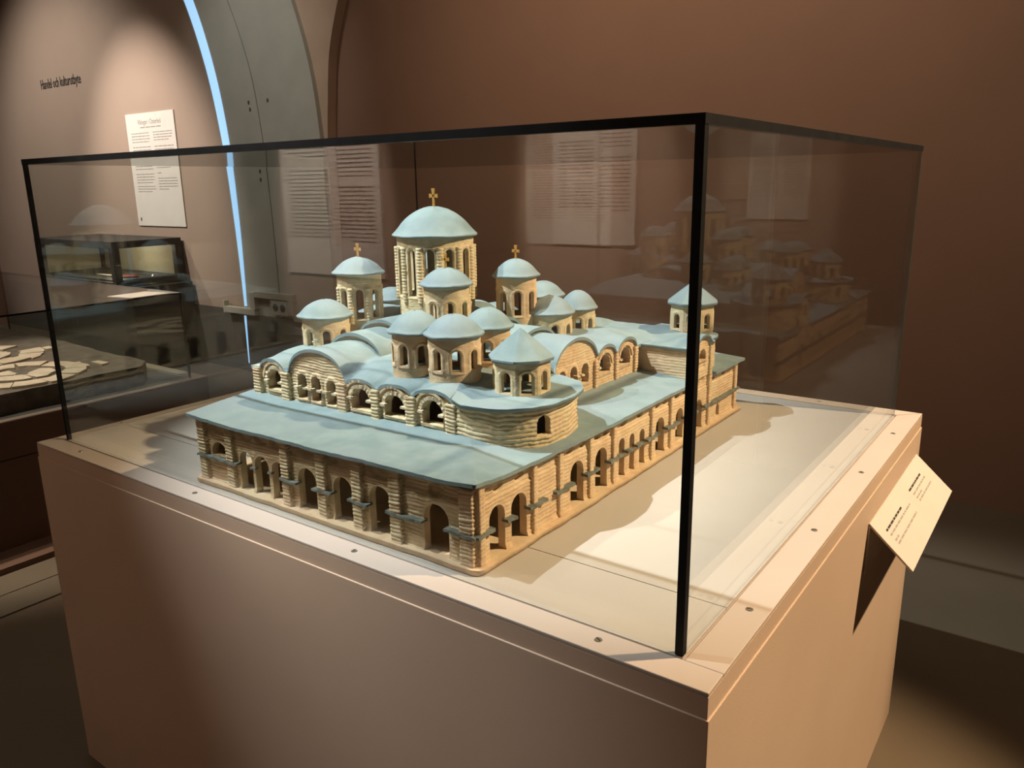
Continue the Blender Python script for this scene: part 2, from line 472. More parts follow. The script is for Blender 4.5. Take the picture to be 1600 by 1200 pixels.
def band(name, fa, fb, y0, y1, mat, parent=None, zs=ZS):
    """upright slab between two outlines"""
    a = np.c_[fa(zs), zs + ZO]; b = np.c_[fb(zs), zs + ZO]
    n = len(zs); V = []
    for y in (y0, y1):
        V += [(p[0], y, p[1]) for p in a] + [(p[0], y, p[1]) for p in b]
    F = []
    for i in range(n - 1):
        F.append((i, n + i, n + i + 1, i + 1))
        F.append((2*n + i, 2*n + i + 1, 3*n + i + 1, 3*n + i))
        F.append((i, i + 1, 2*n + i + 1, 2*n + i))
        F.append((n + i, 3*n + i, 3*n + i + 1, n + i + 1))
    F.append((0, 2*n, 3*n, n)); F.append((n-1, 2*n-1, 4*n-1, 3*n-1))
    return mesh_obj(name, V, F, mat, parent)

# text wall behind the arch on one side, brown wall in the arch on the other, plastered pier between
wl = MB().box((-8, 3.02, 0), (-3.2, 3.4, ZO + 3.6)).build('wall_left', WALL_BEIGE); st(wl)
tag(wl, 'beige wall behind the arch with lettering and text panel', 'wall')
wb = MB().box((-2.6, 3.11, 0), (5.2, 3.4, ZO + 3.6)).build('wall_back', WALL_BROWN); st(wb)
tag(wb, 'large brown painted wall behind the church model case', 'wall')
pier = band('wall_pier', lambda z: aL(z) + 0.03, aR, 3.035, 3.3, PLASTER_WARM); st(pier)
tag(pier, 'warm plaster pier between the grey arch and the brown wall', 'wall')
t1 = band('trim_1', aL, lambda z: aG(z) - 0.006, 3.0, 3.1, PLASTER); st(t1)
tag(t1, 'grey plaster arch band beside the beige text wall', 'trim')
t2 = band('trim_2', lambda z: aG(z) + 0.006, aO, 3.0, 3.1, PLASTER); st(t2)
tag(t2, 'outer grey plaster arch band next to the warm pier', 'trim')
# nail holes and scars in the plaster
for (px, pz) in ((-3.22, 1.19), (-3.21, 1.14), (-3.0, 1.19), (-3.16, .70), (-3.16, .64)):
    c = MB(); c.prism([(px + 0.012 * math.cos(a), 2.9985, Wz(pz) + 0.016 * math.sin(a)) for a in np.linspace(0, 2*math.pi, 8, endpoint=False)], (0, 0.004, 0))
    c.build('nail_hole', DADO, t1 if px < -3.08 else t2)
tw = MB().box((-8, 3.01, 0), (-3.55, 3.02, 0.5)).build('baseboard_left', DADO); st(tw)
tag(tw, 'dark skirting along the foot of the beige wall', 'baseboard')
dd = MB().box((-3.53, 2.985, 0), (-2.44, 3.0, Wz(-.395))).build('baseboard_pier', DADO); st(dd)
tag(dd, 'dark grey dado under the cable trunking on the pier', 'baseboard')
wf = MB().box((-8, -2.5, 0), (5.2, -2.3, ZO + 3.6)).build('wall_front', WALL_BEIGE); st(wf)
tag(wf, 'beige wall opposite the brown wall, with two text posters', 'wall')
dr = empty('door_1', (3.02, 3.11, 0)); st(dr)
tag(dr, 'pale panelled door in the brown wall', 'door')
for (nm, a, b) in (('leaf', (-.40, -.03, .0), (.40, 0, 2.15)), ('door_frame', (-.50, -.05, 0), (-.40, 0, 2.25)), ('door_frame', (.40, -.05, 0), (.50, 0, 2.25)), ('door_frame', (-.40, -.05, 2.15), (.40, 0, 2.25)), ('cross_rail', (-.38, -.043, 1.36), (.38, -.03, 1.44)), ('stile', (-.02, -.045, .1), (.06, -.03, 2.1))):
    bevel(MB().box(a, b).build(nm, PLASTIC, dr), .004)
we = MB().box((-8.2, -2.5, 0), (-8.0, 3.4, ZO + 3.6)).build('wall_end', WALL_BROWN); st(we)
tag(we, 'brown end wall beyond the text wall', 'wall')
wr = MB().box((5.2, -2.5, 0), (5.4, 3.4, ZO + 3.6)).build('wall_right', WALL_BROWN); st(wr)
tag(wr, 'brown end wall on the label card side', 'wall')
ce = MB().box((-8.2, -2.5, ZO + 3.6), (5.4, 3.4, ZO + 3.7)).build('ceiling', CEIL); st(ce)
tag(ce, 'plain plaster ceiling of the museum room', 'ceiling')

# sliver of daylight on the arch edge, put in as a glowing band
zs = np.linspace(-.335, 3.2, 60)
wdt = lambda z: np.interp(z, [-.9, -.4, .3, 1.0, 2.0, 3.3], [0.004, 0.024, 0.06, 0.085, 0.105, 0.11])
DAYLIGHT_GLOW = mat_emit('daylight_glow', (0.38, 0.66, 1.0), 0.45)
ls = band('painted_daylight', lambda z: aL(z) + 0.022, lambda z: aL(z) + 0.022 + wdt(z), 2.994, 3.0, DAYLIGHT_GLOW, None, zs)
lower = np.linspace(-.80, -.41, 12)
band('lower_daylight', lambda z: aL(z) + 0.024, lambda z: aL(z) + 0.024 + wdt(z), 2.979, 2.984, DAYLIGHT_GLOW, ls, lower)
tag(ls, 'thin bluish white glowing band, painted daylight along the edge of the grey arch', 'light')

# cable trunking with the power outlet box
tk = empty('cable_trunking', (-3.1, 2.97, Wz(-.37)))
tag(tk, 'grey plastic cable trunking stepping up around an outlet on the pier', 'trunking')
def tb(name, x0, x1, z0, z1, y0=2.955, par=None, mat=PLASTIC):
    q = MB().box((x0 + 3.1, y0 - 2.97, z0 + .37), (x1 + 3.1, 3.0 - 2.97, z1 + .37)).build(name, mat, par or tk); return bevel(q, .003)
tb('duct', -3.72, -3.33, -.395, -.345); tb('duct', -3.38, -3.32, -.345, -.21); tb('duct', -3.32, -2.86, -.25, -.20)
tb('duct', -2.92, -2.86, -.36, -.25); tb('duct', -2.86, -2.42, -.40, -.355); tb('end_cap', -3.74, -3.72, -.40, -.30)
ob = empty('power_outlet', (-3.03, 2.96, Wz(-.31)))
tag(ob, 'white double power outlet framed by the cable trunking', 'outlet')
bevel(MB().box((-.10, 0, -.06), (.10, .04, .055)).build('outlet_box', PLASTIC, ob), .004)
for dx in (-.04, .045):
    c = MB(); c.prism([(dx + .03*math.cos(a), -.002, .03*math.sin(a)) for a in np.linspace(0, 2*math.pi, 16, endpoint=False)], (0, .006, 0)); c.build('socket', DADO, ob)

# ------------------------------------------------------------------ plinth and glass case
PX0, PX1, PY0, PY1 = -.045, 1.648, -.053, 1.330
GW, GD, GH = 1.5904, 1.2760, 0.65
pl = empty('display_plinth', (0.8, 0.6, 0))
tag(pl, 'large beige brown plinth carrying the church model and its glass case', 'plinth')
def inp(o, off): o.location = (-off[0], -off[1], -off[2]); return o
OFFP = (0.8, 0.6, 0)
body = MB().box((PX0, PY0, 0), (PX1, PY1, ZO - .036)).build('body', PLINTH, pl); inp(body, OFFP); bevel(body, .0012, 2)
e_ = .0022      # the top band stands a little back, so the board below it shows a thin lit edge
band_ = MB().box((PX0 + e_, PY0 + e_, ZO - .0362), (PX1 - e_, PY1 - e_, ZO - .006)).build('top_band', PLINTH, pl); inp(band_, OFFP)
rim = MB()
iw = 0.004
RX0, RX1, RY0, RY1 = PX0 + e_, PX1 - e_, PY0 + e_, PY1 - e_
rim.box((RX0, RY0, ZO - .006), (RX1, -iw, ZO)); rim.box((RX0, GD + iw, ZO - .006), (RX1, RY1, ZO))
rim.box((RX0, -iw, ZO - .006), (-iw, GD + iw, ZO)); rim.box((GW + iw, -iw, ZO - .006), (RX1, GD + iw, ZO))
rim = rim.build('rim', RIM, pl); inp(rim, OFFP); bevel(rim, .0015, 2)
for (ya, yb) in ((0.0, .1455), (.1475, GD)):
    s_ = MB().box((0, ya, ZO - .007), (GW, yb, ZO - .0005)).build('case_floor_board', CASE_FLOOR, pl); inp(s_, OFFP)
for k, (sx, sy) in enumerate([(.12, -.026), (.572, -.026), (1.024, -.026), (1.484, -.026), (1.619, .159), (1.619, .472), (1.619, .804), (1.619, 1.111), (-.024, .15), (-.024, .6), (-.024, 1.05), (.3, 1.303), (.85, 1.303), (1.4, 1.303)]):
    s_ = MB().cyl((0, 0, 0), .0055, .0012, 20, 0, .0048).build('screw', BRASS, pl); s_.location = (sx - .8, sy - .6, ZO)
    sl = MB().box((-.0042, -.0009, .0011), (.0042, .0009, .0015)).build('slot', DARK_SLOT, s_); sl.rotation_euler = (0, 0, .5 + k * .7)

gc = empty('glass_case', (GW / 2, GD / 2, ZO))
tag(gc, 'frameless glass case with black edges over the ceramic church model', 'glass case')
TH = .008
def pane(name, a, b, edge_axis, parent=None, mats=(GLASS, EDGE_GREEN), edge=1):
    """sheet of glass; the narrow faces get the dark edge finish"""
    q = MB().box(a, b)
    dims = [b[i] - a[i] for i in range(3)]
    ax = dims.index(min(dims))
    fa = {2: (0, 1), 1: (2, 4), 0: (3, 5)}[ax]
    q.mi = [0 if k in fa or (k == 0 and ax != 2) else edge for k in range(6)]
    return q.build(name, None, parent, mats=list(mats))
o_ = (GW / 2, GD / 2, 0)
sh = lambda p: (p[0] - o_[0], p[1] - o_[1], p[2])
TP = .0115
pane('glass_pane', sh((.0, 0, .001)), sh((GW, TH, GH - TP)), 1, gc)
pane('glass_pane', sh((.0, GD - TH, .001)), sh((GW, GD, GH - TP)), 1, gc)
pane('glass_pane', sh((0, TH, .001)), sh((TH, GD - TH, GH - TP)), 0, gc)
pane('glass_pane', sh((GW - TH, TH, .001)), sh((GW, GD - TH, GH - TP)), 0, gc)
pane('glass_top', sh((-.001, -.001, GH - TP)), sh((GW + .001, GD + .001, GH)), 2, gc, (GLASS, SEAL))
# black glued corner joints
for (x0, y0, x1, y1) in ((GW - .0105, -.0004, GW + .0004, .0105), (-.0004, -.0004, .0075, .0085)):
    MB().box(sh((x0, y0, .0008)), sh((x1, y1, GH - TP))).build('corner_joint', SEAL, gc)
# ------------------------------------------------------------------ sloping label card on the plinth side
lc = empty('label_card', (PX1, 1.02, Wz(-.135)))
tag(lc, 'white sloping label card fixed to the side of the beige plinth', 'label')
A0 = Vector((PX1 + .002, .771, Wz(-.092))); AV = Vector((0, .505, 0)); BV = Vector((.0875, 0, -.080))
NV = AV.cross(BV).normalized()
if NV.z < 0: NV = -NV
base = Vector(lc.location)
def cpt(a, b, h=0.0): return tuple(A0 + AV * a + BV * b + NV * h - base)
MB().prism([cpt(0, 0), cpt(1, 0), cpt(1, 1), cpt(0, 1)], tuple(-NV * .004)).build('card_face', CARD, lc)
MB().box((.0, -.249, -.07), (.004, .256, .041)).build('mounting_strip', CARD, lc)
def word_bars(mb, a0, a1, b, hb, fn, seed, lo=.02, hi=.06, gap=.010):
    rr = random.Random(seed); a = a0
    while a < a1 - lo * .4:
        w = min(rr.uniform(lo, hi), a1 - a)
        mb.prism([fn(a, b - hb / 2), fn(a + w, b - hb / 2), fn(a + w, b + hb / 2), fn(a, b + hb / 2)], (0, 0, .0002))
        a += w + gap
hd = MB(); ln = MB()
fnc = lambda a, b: cpt(a, b, .0002)
word_bars(hd, .076, .375, .30, .036, fnc, 1, .02, .05, .007); word_bars(hd, .57, .845, .27, .036, fnc, 2, .02, .05, .007)
word_bars(ln, .08, .47, .40, .032, fnc, 3); word_bars(ln, .08, .14, .51, .032, fnc, 4); word_bars(ln, .082, .463, .58, .032, fnc, 5)
word_bars(ln, .579, .86, .375, .032, fnc, 6); word_bars(ln, .58, .70, .46, .032, fnc, 7); word_bars(ln, .586, .87, .53, .032, fnc, 8)
tag(hd.build('heading_print', INK, lc), kind='stuff'); tag(ln.build('small_print', INK_SOFT, lc), kind='stuff')

# ------------------------------------------------------------------ the ceramic church model
CX, CY = .88, .55
church = empty('church_model', (CX, CY, ZO))
tag(church, 'ceramic model of a domed brick church with blue grey roofs and gilt crosses', 'model')
def part(o): o.location = (-CX, -CY, 0); return o
CAMX, CAMY = CAM_P[0], CAM_P[1]

# base slab with a wavy hand-cut edge
def rect_outline(x0, y0, x1, y1, step=.012, amp=.004, seed=3, rad=.015):
    pts = []
    cs = [((x1 - rad, y0 + rad), -90), ((x1 - rad, y1 - rad), 0), ((x0 + rad, y1 - rad), 90), ((x0 + rad, y0 + rad), 180)]
    for (c, a0) in cs:
        for k in range(7):
            a = math.radians(a0 + k * 15); pts.append((c[0] + rad * math.cos(a), c[1] + rad * math.sin(a)))
    P = Path(pts, True); u = np.linspace(0, P.L, int(P.L / step), endpoint=False)
    d = amp * fbm(u * 16, u * 0 + seed, seed)
    x, y = P.at(u, d)
    return np.c_[x, y]
part(poly_slab('base_slab', rect_outline(.512, .015, 1.253, 1.119), (CX, CY), lambda x, y: .0095 + .0012 * fbm(x * 40, y * 40, 4), .0082, CLAY_PINK, church, 6))

def ellipse_dent(uc, vc, a, b, depth):
    return lambda u, v: -depth * sstep(1.12, .88, np.hypot((u - uc) / a, (v - vc) / b))

# ---- lower gallery: front wall
X0, X1, Y0, Y1 = .525, 1.238, .030, 1.105
f_open = [(.670, .0195, .006, .088), (.718, .021, .006, .088), (.766, .0175, .006, .086), (.8485, .0245, .006, .091), (.942, .0235, .006, .094), (1.0325, .0245, .006, .097), (1.157, .026, .006, .094), (.5855, .0255, .063, .092)]
f_dent = [ellipse_dent(c - X0, .126, a, .016, .007) for c, a in ((.5855, .024), (.67, .022), (.72, .02), (.766, .02), (.8485, .027), (.942, .027), (1.0325, .027))] + [ellipse_dent(1.157 - X0, .118, .016, .012, .006)]
cf = courses(.0066, .0019, 1)
def f_disp(u, v):
    d = cf(u, v) - .0025 * sstep(.108, .111, v + .002 * fbm(u * 30, u * 0, 8))
    for q in f_dent: d = d + q(u, v)
    # smooth collars round the openings, loose clay at the foot
    for (c, hw, zb, zt) in f_open:
        s = arch_sdf(c - X0, hw, zb, zt)(u, v)
        d = d * (1 - .75 * sstep(.008, .003, s))
    return d + .003 * sstep(.02, .006, v) * (1 + fbm(u * 60, v * 60, 12))
wf_ = part(panel('gallery_wall', Path([(X0, Y0), (X1, Y0)]), .006, .1375, .0024, .0013, f_disp, [arch_sdf(c - X0, hw, zb, zt) for c, hw, zb, zt in f_open], None, .014, CLAY, church))

# right gallery wall
r_open = [(.0825, .0205, .010, .093), (.1415, .0215, .008, .093), (.3225, .0225, .010, .094), (.410, .022, .010, .094), (.4915, .0115, .010, .091), (.5345, .0105, .010, .089), (.579, .011, .010, .087), (.6635, .0205, .010, .090), (.7625, .0195, .014, .087), (.8685, .0205, .010, .082), (.988, .010, .014, .044)]
r_dent = [ellipse_dent(c - Y0, .124, .012, .011, .006) for c in (.088, .144, .30, .345, .40, .43, .50, .57, .65, .69, .75, .79, .86, .89, .95, 1.02)]
cr = courses(.0068, .0016, 21)
def r_disp(u, v):
    d = cr(u, v) - .002 * sstep(.106, .109, v + .002 * fbm(u * 30, u * 0, 18))
    for q in r_dent: d = d + q(u, v)
    for (c, hw, zb, zt) in r_open:
        s = arch_sdf(c - Y0, hw, zb, zt)(u, v)
        d = d * (1 - .75 * sstep(.008, .003, s))
    return d + .003 * sstep(.02, .006, v) * (1 + fbm(u * 60, v * 60, 22))
wr_ = part(panel('gallery_wall', Path([(X1, Y0), (X1, Y1)]), .006, .146, .0026, .0014, r_disp, [arch_sdf(c - Y0, hw, zb, zt) for c, hw, zb, zt in r_open], lambda u: np.interp(u, [0, .05, .77, 1.08], [.147, .141, .136, .135]), .014, CLAY_PINK, church))
# the two gallery walls on the far sides
b_open = [(.06 + k * .105, .024, .008, .092) for k in range(6)]
wk_ = part(panel('gallery_wall', Path([(X1, Y1), (X0, Y1)]), .006, .138, .005, .0024, courses(.0068, .0012, 31), [arch_sdf(*q) for q in b_open], None, .014, CLAY, church))
l_open = [(.09 + k * .112, .024, .008, .092) for k in range(9)]
wl_ = part(panel('gallery_wall', Path([(X0, Y1), (X0, Y0)]), .006, .142, .005, .0024, courses(.0068, .0012, 41), [arch_sdf(*q) for q in l_open], None, .014, CLAY, church))

def pilaster(x, y, w, dep, z0, z1, axis, seed, parent, mat=CLAY, h=.0068, amp=.0024):
    """ribbed pilaster of stacked clay strips on a wall facing -y (axis 'x') or +x (axis 'y')"""
    if axis == 'x': pts = [(x - w/2, y + .002), (x - w/2, y - dep), (x + w/2, y - dep), (x + w/2, y + .002)]
    else: pts = [(x - .002, y - w/2), (x + dep, y - w/2), (x + dep, y + w/2), (x - .002, y + w/2)]
    return panel('pilaster', Path(pts), z0, z1, .0024, .0012, courses(h, amp, seed, .5, .0006), (), None, .003, mat, parent)
for k, (c, w) in enumerate(((.537, .022), (.628, .020), (.796, .019), (.895, .020), (.985, .021), (1.074, .023), (1.2235, .024))):
    pilaster(c, Y0, w, .0075, .008, .136, 'x', 50 + k, wf_)
for k, (c, w, z0) in enumerate(((.0385, .014, .008), (.182, .012, .01), (.262, .013, .012), (.366, .013, .012), (.455, .013, .01), (.619, .013, .01), (.712, .013, .01), (.815, .013, .01), (.922, .014, .01), (1.092, .016, .01))):
    pilaster(X1, c, w, .0062, z0, .133 if k else .145, 'y', 70 + k, wr_, CLAY_PINK, .0068, .001)

def ledge(x0, x1, y0, y1, z0, z1, parent, mat, seed):
    """thin projecting string course, uneven like the clay one"""
    n = max(3, int(max(x1 - x0, y1 - y0) / .008)); rr = random.Random(seed); V = []; F = []
    lx = (x1 - x0) > (y1 - y0)
    for i in range(n + 1):
        t = i / n; j = rr.uniform(-.0012, .0012); q = rr.uniform(-.0013, .0013)
        if lx: cs = [(x0 + t*(x1-x0), y0 + j, z0 + q), (x0 + t*(x1-x0), y1, z0 + q), (x0 + t*(x1-x0), y1, z1 + q), (x0 + t*(x1-x0), y0 + j + .001, z1 + q)]
        else: cs = [(x0, y0 + t*(y1-y0), z0 + q), (x1 + j, y0 + t*(y1-y0), z0 + q), (x1 + j - .001, y0 + t*(y1-y0), z1 + q), (x0, y0 + t*(y1-y0), z1 + q)]
        V += cs
    for i in range(n):
        for a in range(4):
            b = (a + 1) % 4
            F.append((4*i + a, 4*i + b, 4*i + 4 + b, 4*i + 4 + a))
    F += [(3, 2, 1, 0), (4*n, 4*n + 1, 4*n + 2, 4*n + 3)]
    return mesh_obj('ledge', V, F, mat, parent)
for k, (a, b) in enumerate(((.523, .652), (.686, .70), (.738, .749), (.781, .828), (.871, .922), (.963, 1.011), (1.055, 1.135), (1.181, 1.243))):
    ledge(a, b, Y0 - (.0118 if k in (0, 3, 4, 5, 6, 7) else .004), Y0 + .004, .0582, .0622, wf_, LEDGE, 90 + k)
for k, (a, b) in enumerate(((.024, .066), (.10, .124), (.161, .212), (.243, .302), (.343, .39), (.43, .482), (.501, .526), (.543, .57), (.588, .645), (.682, .745), (.78, .85), (.887, 1.108))):
    ledge(X1 - .004, X1 + .0105, a, b, .058, .063, wr_, LEDGE, 120 + k)

# inner walls of the gallery
inner = Path([(.60, .178), (1.10, .178), (1.10, .98), (.60, .98)], True)
part(panel('inner_wall', inner, .006, .16, .012, .006, smooth_clay(.002, 5, 40), (), None, .004, CLAY, church))

# ---- lower roofs
def strip_roof(name, n, m_, fx, fy, fz, th=.0065):
    S, T = np.meshgrid(np.linspace(0, 1, n), np.linspace(0, 1, m_), indexing='ij')
    return part(slab_grid(name, np.stack([fx(S, T), fy(S, T), fz(S, T)], -1), th, ROOF, church))
edge_w = lambda q, s: .0035 * fbm(q * 22, q * 0, s)
fxx = lambda S, T: .508 + S * ((1.2515 - .146 * T) - .508)
strip_roof('gallery_roof', 120, 14, fxx,
    lambda S, T: .0125 + (1 - T) ** 2 * .7 * edge_w(S, 61) * sstep(1, .95, S) + T * .171,
    lambda S, T: np.interp(S, [0, .18, .55, .9, 1], [.1445, .1405, .1435, .1465, .1525]) + (.0025 * vn(S * 14, S * 0, 66) * (1 - T) + .0008 * fbm(S * 40, T * 8, 62)) * sstep(1, .95, S) + T * np.interp(S, [0, .9, 1], [.014, .012, .007]))
fyy = lambda S, T: (.0125 + .171 * T) + S * (.818 - (.0125 + .171 * T))
strip_roof('gallery_roof', 130, 14,
    lambda S, T: 1.2515 + (1 - T) ** 2 * .7 * edge_w(fyy(S, T) * 1.3, 71) * sstep(0, .05, S) - T * .146, fyy,
    lambda S, T: np.interp(S, [0, .05, .2, 1], [.1525, .147, .1415, .1385]) + (.0025 * vn(S * 17, S * 0, 76) * (1 - T) + .0008 * fbm(S * 50, T * 8, 72)) * sstep(0, .05, S) + T * np.interp(S, [0, .1, 1], [.007, .013, .013]))
strip_roof('gallery_roof', 30, 10, lambda S, T: 1.2535 + .3 * edge_w(S, 81) - T * .150, lambda S, T: .930 + S * (1.122 - .930), lambda S, T: .1385 + T * .010 + .0015 * vn(S * 6, S * 0, 82))
strip_roof('gallery_roof', 90, 10, lambda S, T: .508 + S * (1.11 - .508), lambda S, T: 1.122 - T * .09, lambda S, T: .1405 + T * .010 + .0015 * vn(S * 12, S * 0, 83))

# ---- upper church: roof height over the plan
FB = [(.583, .040, .235), (.846, .0395, .2265), (.938, .0415, .2285), (1.030, .0455, .231)]
RB = [(.398, .040, .238), (.649, .042, .240), (.743, .046, .241)]
def arcs(c, bays, z0):
    h = np.full(np.shape(c), z0)
    for (xc, hw, zt) in bays:
        h = np.maximum(h, z0 + (zt - z0) * np.sqrt(np.clip(1 - ((c - xc) / hw) ** 2, 0, 1)))
    return h
BIGX, BIGY = .722, .524
def Hroof(x, y):
    x = np.asarray(x, float); y = np.asarray(y, float)
    pl_ = .245
    tf = sstep(.175, .262, y); zf = arcs(x, FB, .2135) * (1 - tf) + pl_ * tf
    tr = sstep(1.112, 1.03, x); zr = arcs(y, RB, .2145) * (1 - tr) + pl_ * tr
    zl = .214 + (pl_ + .006 - .214) * sstep(.512, .585, x)
    zk = .214 + (pl_ - .214) * sstep(1.045, .90, y)
    zk = np.where(x > .95, np.minimum(zk, pl_ - .020 * sstep(.80, .86, y)), zk)
    z = np.minimum(np.minimum(zf, zr), np.minimum(zl, zk))
    big = lambda c, c0, hw, zt: .2135 + (zt - .2135) * np.sqrt(np.clip(1 - ((c - c0) / hw) ** 2, 0, 1))
    bf = np.where(y < .6, big(x, BIGX, .0845, .2705), 0)
    br = np.where(x > .6, big(y, BIGY, .0855, .2745), 0)
    z = np.maximum(z, np.maximum(bf, br))
    return z + .0018 * fbm(x * 28, y * 28, 91)
xs_ = np.linspace(.514, 1.116, 126); ys_ = np.linspace(.1715, 1.046, 178)
GX, GY = np.meshgrid(xs_, ys_, indexing='ij')
part(slab_grid('church_roof', np.stack([GX, GY, Hroof(GX, GY)], -1), .0065, ROOF, church))

# front upper wall
YU, XU = .177, 1.110
uo = [(.589, .0225, .169, .212), (.677, .0140, .163, .215), (.7185, .0140, .162, .2145), (.763, .0135, .161, .212), (.846, .0262, .165, .2065), (.9355, .0262, .165, .2065), (1.0285, .0245, .166, .2095)]
cu_ = courses(.0058, .0018, 101, .45)
def u_disp(u, v):
    d = cu_(u, v)
    for (c, hw, zb, zt) in uo:
        d = d + .0025 * sstep(.0075, .004, arch_sdf(c - .524, hw, zb, zt)(u, v))
        d = d + .0025 * sstep(.002, -.001, np.maximum(np.abs(u - (c - .524)) - hw - .002, v - zb - .0005))
    return d
wu = part(panel('upper_wall', Path([(.524, YU), (1.092, YU)]), .146, .276, .0022, .0013, u_disp, [arch_sdf(c - .524, hw, zb, zt) for c, hw, zb, zt in uo], lambda u: Hroof(u + .524, np.full(np.shape(u), .1785)) - .004, .016, CLAY, church))
for k, (c, w) in enumerate(((.534, .022), (.627, .021), (.797, .022), (.888, .019), (.978, .021), (1.0735, .021))):
    pilaster(c, YU, w, .0085, .146, .211, 'x', 140 + k, wu, CLAY, .0066, .0026)
def ring(name, cx, cz, r0, r1, y0, y1, mat, parent, axis='x', a0=0, a1=180, n=22, ribs=0.0, seed=0):
    """arch moulding of clay pieces round an opening"""
    rr = random.Random(seed); V = []; F = []
    for i in range(n + 1):
        a = math.radians(a0 + (a1 - a0) * i / n); j = rr.uniform(-ribs, ribs)
        for (r, y) in ((r0, y0 + j), (r1, y0 + j), (r1, y1), (r0, y1)):
            c, z = cx + r * math.cos(a), cz + r * math.sin(a)
            V.append((c, y, z) if axis == 'x' else (y, c, z))
    for i in range(n):
        for a in range(4):
            b = (a + 1) % 4
            F.append((4*i + a, 4*i + b, 4*i + 4 + b, 4*i + 4 + a))
    F += [(3, 2, 1, 0), (4*n, 4*n + 1, 4*n + 2, 4*n + 3)]
    return mesh_obj(name, V, F, mat, parent)
for k, (c, hw, zb, zt) in enumerate(uo):
    if k in (1, 2, 3): continue
    ring('archivolt', c, zt - hw, hw + .002, hw + .0085, YU - .0045, YU + .002, CLAY_PALE, wu, n=26, ribs=.0016, seed=160 + k)
    ring('archivolt', c - .004 * (k > 0), zt - hw + .002, hw + .0105, hw + .0155, YU - .0052, YU + .002, CLAY, wu, n=26, ribs=.0008, seed=180 + k)
for k, (c, hw, zb, zt) in enumerate(uo):
    zz = .187 if k not in (1, 2, 3) else .186
    for s in (-1, 1):
        ledge(c + s * hw - .0065, c + s * hw + .0065, YU - .010, YU + .004, zz - .002, zz + .002, wu, CLAY_PALE, 200 + 2 * k + s)

# right upper wall
ro = [(.471, .0125, .174, .214), (.5145, .0135, .172, .2155), (.560, .0145, .171, .214), (.643, .0240, .177, .218), (.736, .0245, .177, .218)]
cu2 = courses(.0062, .0011, 111, .45)
def u2_disp(u, v):
    d = cu2(u, v)
    for (c, hw, zb, zt) in ro: d = d + .002 * sstep(.0075, .004, arch_sdf(c - .40, hw, zb, zt)(u, v))
    return d
wu2 = part(panel('upper_wall', Path([(XU, .40), (XU, .795)]), .142, .280, .0024, .0014, u2_disp, [arch_sdf(c - .40, hw, zb, zt) for c, hw, zb, zt in ro], lambda u: Hroof(np.full(np.shape(u), 1.1085), u + .40) - .004, .016, CLAY_PINK, church))
for k, (c, w) in enumerate(((.604, .012), (.695, .012), (.787, .014))):
    pilaster(XU, c, w, .006, .142, .212, 'y', 220 + k, wu2, CLAY_PINK, .0066, .0014)
for k, (c, hw, zb, zt) in enumerate(ro):
    for s in (-1, 1): ledge(XU - .004, XU + .007, c + s * hw - .0055, c + s * hw + .0055, .190, .194, wu2, CLAY, 230 + 2 * k + s)
    if k > 2: ring('archivolt', c, zt - hw, hw + .004, hw + .010, XU + .0055, XU - .002, CLAY_PINK, wu2, 'y', n=24, ribs=.0008, seed=240 + k)
# far and left upper walls
part(panel('upper_wall', Path([(1.09, 1.032), (.526, 1.032), (.526, .177)]), .146, .214, .005, .0025, courses(.0062, .0012, 115), (), None, .014, CLAY, church))

# ---- rounded corner block that carries the near tower
arc_ = [(1.130 + .098 * math.cos(math.radians(a)), .2675 + .098 * math.sin(math.radians(a))) for a in range(-88, 1, 8)]
blk = [(1.086, .1715), (1.11, .169)] + arc_ + [(1.228, .31), (1.215, .36), (1.185, .40), (1.135, .418), (1.095, .42)]
pb = Path(blk)
def u_near(p, x, y):
    uu = np.linspace(0, p.L, 800); a, b = p.pos(uu); return uu[np.argmin((a - x) ** 2 + (b - y) ** 2)]
uw1 = u_near(pb, 1.2225, .238); uw2 = u_near(pb, 1.211, .365)
cb = courses(.0078, .0024, 121, .6, .0012)
b_open2 = [arch_sdf(uw1, .0145, .163, .199), arch_sdf(uw2, .011, .166, .197)]
bw = part(panel('corner_block_wall', pb, .140, .215, .0022, .0013, cb, b_open2, None, .012, CLAY, church))
ob_ = np.array(blk); ou = np.linspace(0, pb.L, 60); ox, oy = pb.at(ou, .011 + .002 * fbm(ou * 30, ou * 0, 131), .01)
outline = np.r_[np.c_[ox, oy], [[1.075, .40]], [[1.06, .30]], [[1.065, .20]]]
part(poly_slab('corner_block_roof', outline, (1.135, .295), lambda x, y: .2185 + .008 * sstep(.10, .02, np.hypot(x - 1.135, y - .295)) + .0015 * fbm(x * 40, y * 40, 133) + .010 * sstep(1.11, 1.07, x), .0062, ROOF, church, 9))

# ---- far corner block
arc2 = [(1.160 + .068 * math.cos(math.radians(a)), .965 + .068 * math.sin(math.radians(a))) for a in range(0, 91, 9)]
blk2 = [(1.09, .8165), (1.2385, .8165), (1.2385, .928), (1.228, .930), (1.228, .95)] + arc2 + [(1.09, 1.033)]
pf = Path(blk2)
u_arch = u_near(pf, 1.2385, .873)
ub0, ub1 = u_near(pf, 1.2385, .8165), u_near(pf, 1.2385, .928)
c2_ = courses(.0066, .0013, 141, .4)
fo = [arch_sdf(u_arch, .019, .176, .203)]
def f2_disp(u, v):
    s = arch_sdf(u_arch, .019, .176, .203)(u, v)
    return c2_(u, v) + .002 * sstep(.009, .005, s) - .004 * sstep(.001, -.001, np.maximum(np.abs(u - u_arch) - .022, np.abs(v - .163) - .008))
topf = lambda u: .2085 + .026 * np.sqrt(np.clip(1 - ((u - u_arch) / .040) ** 2, 0, 1))
fw = part(panel('corner_block_wall', pf, .134, .236, .0026, .0014, f2_disp, fo, topf, .012, CLAY_PINK, church))
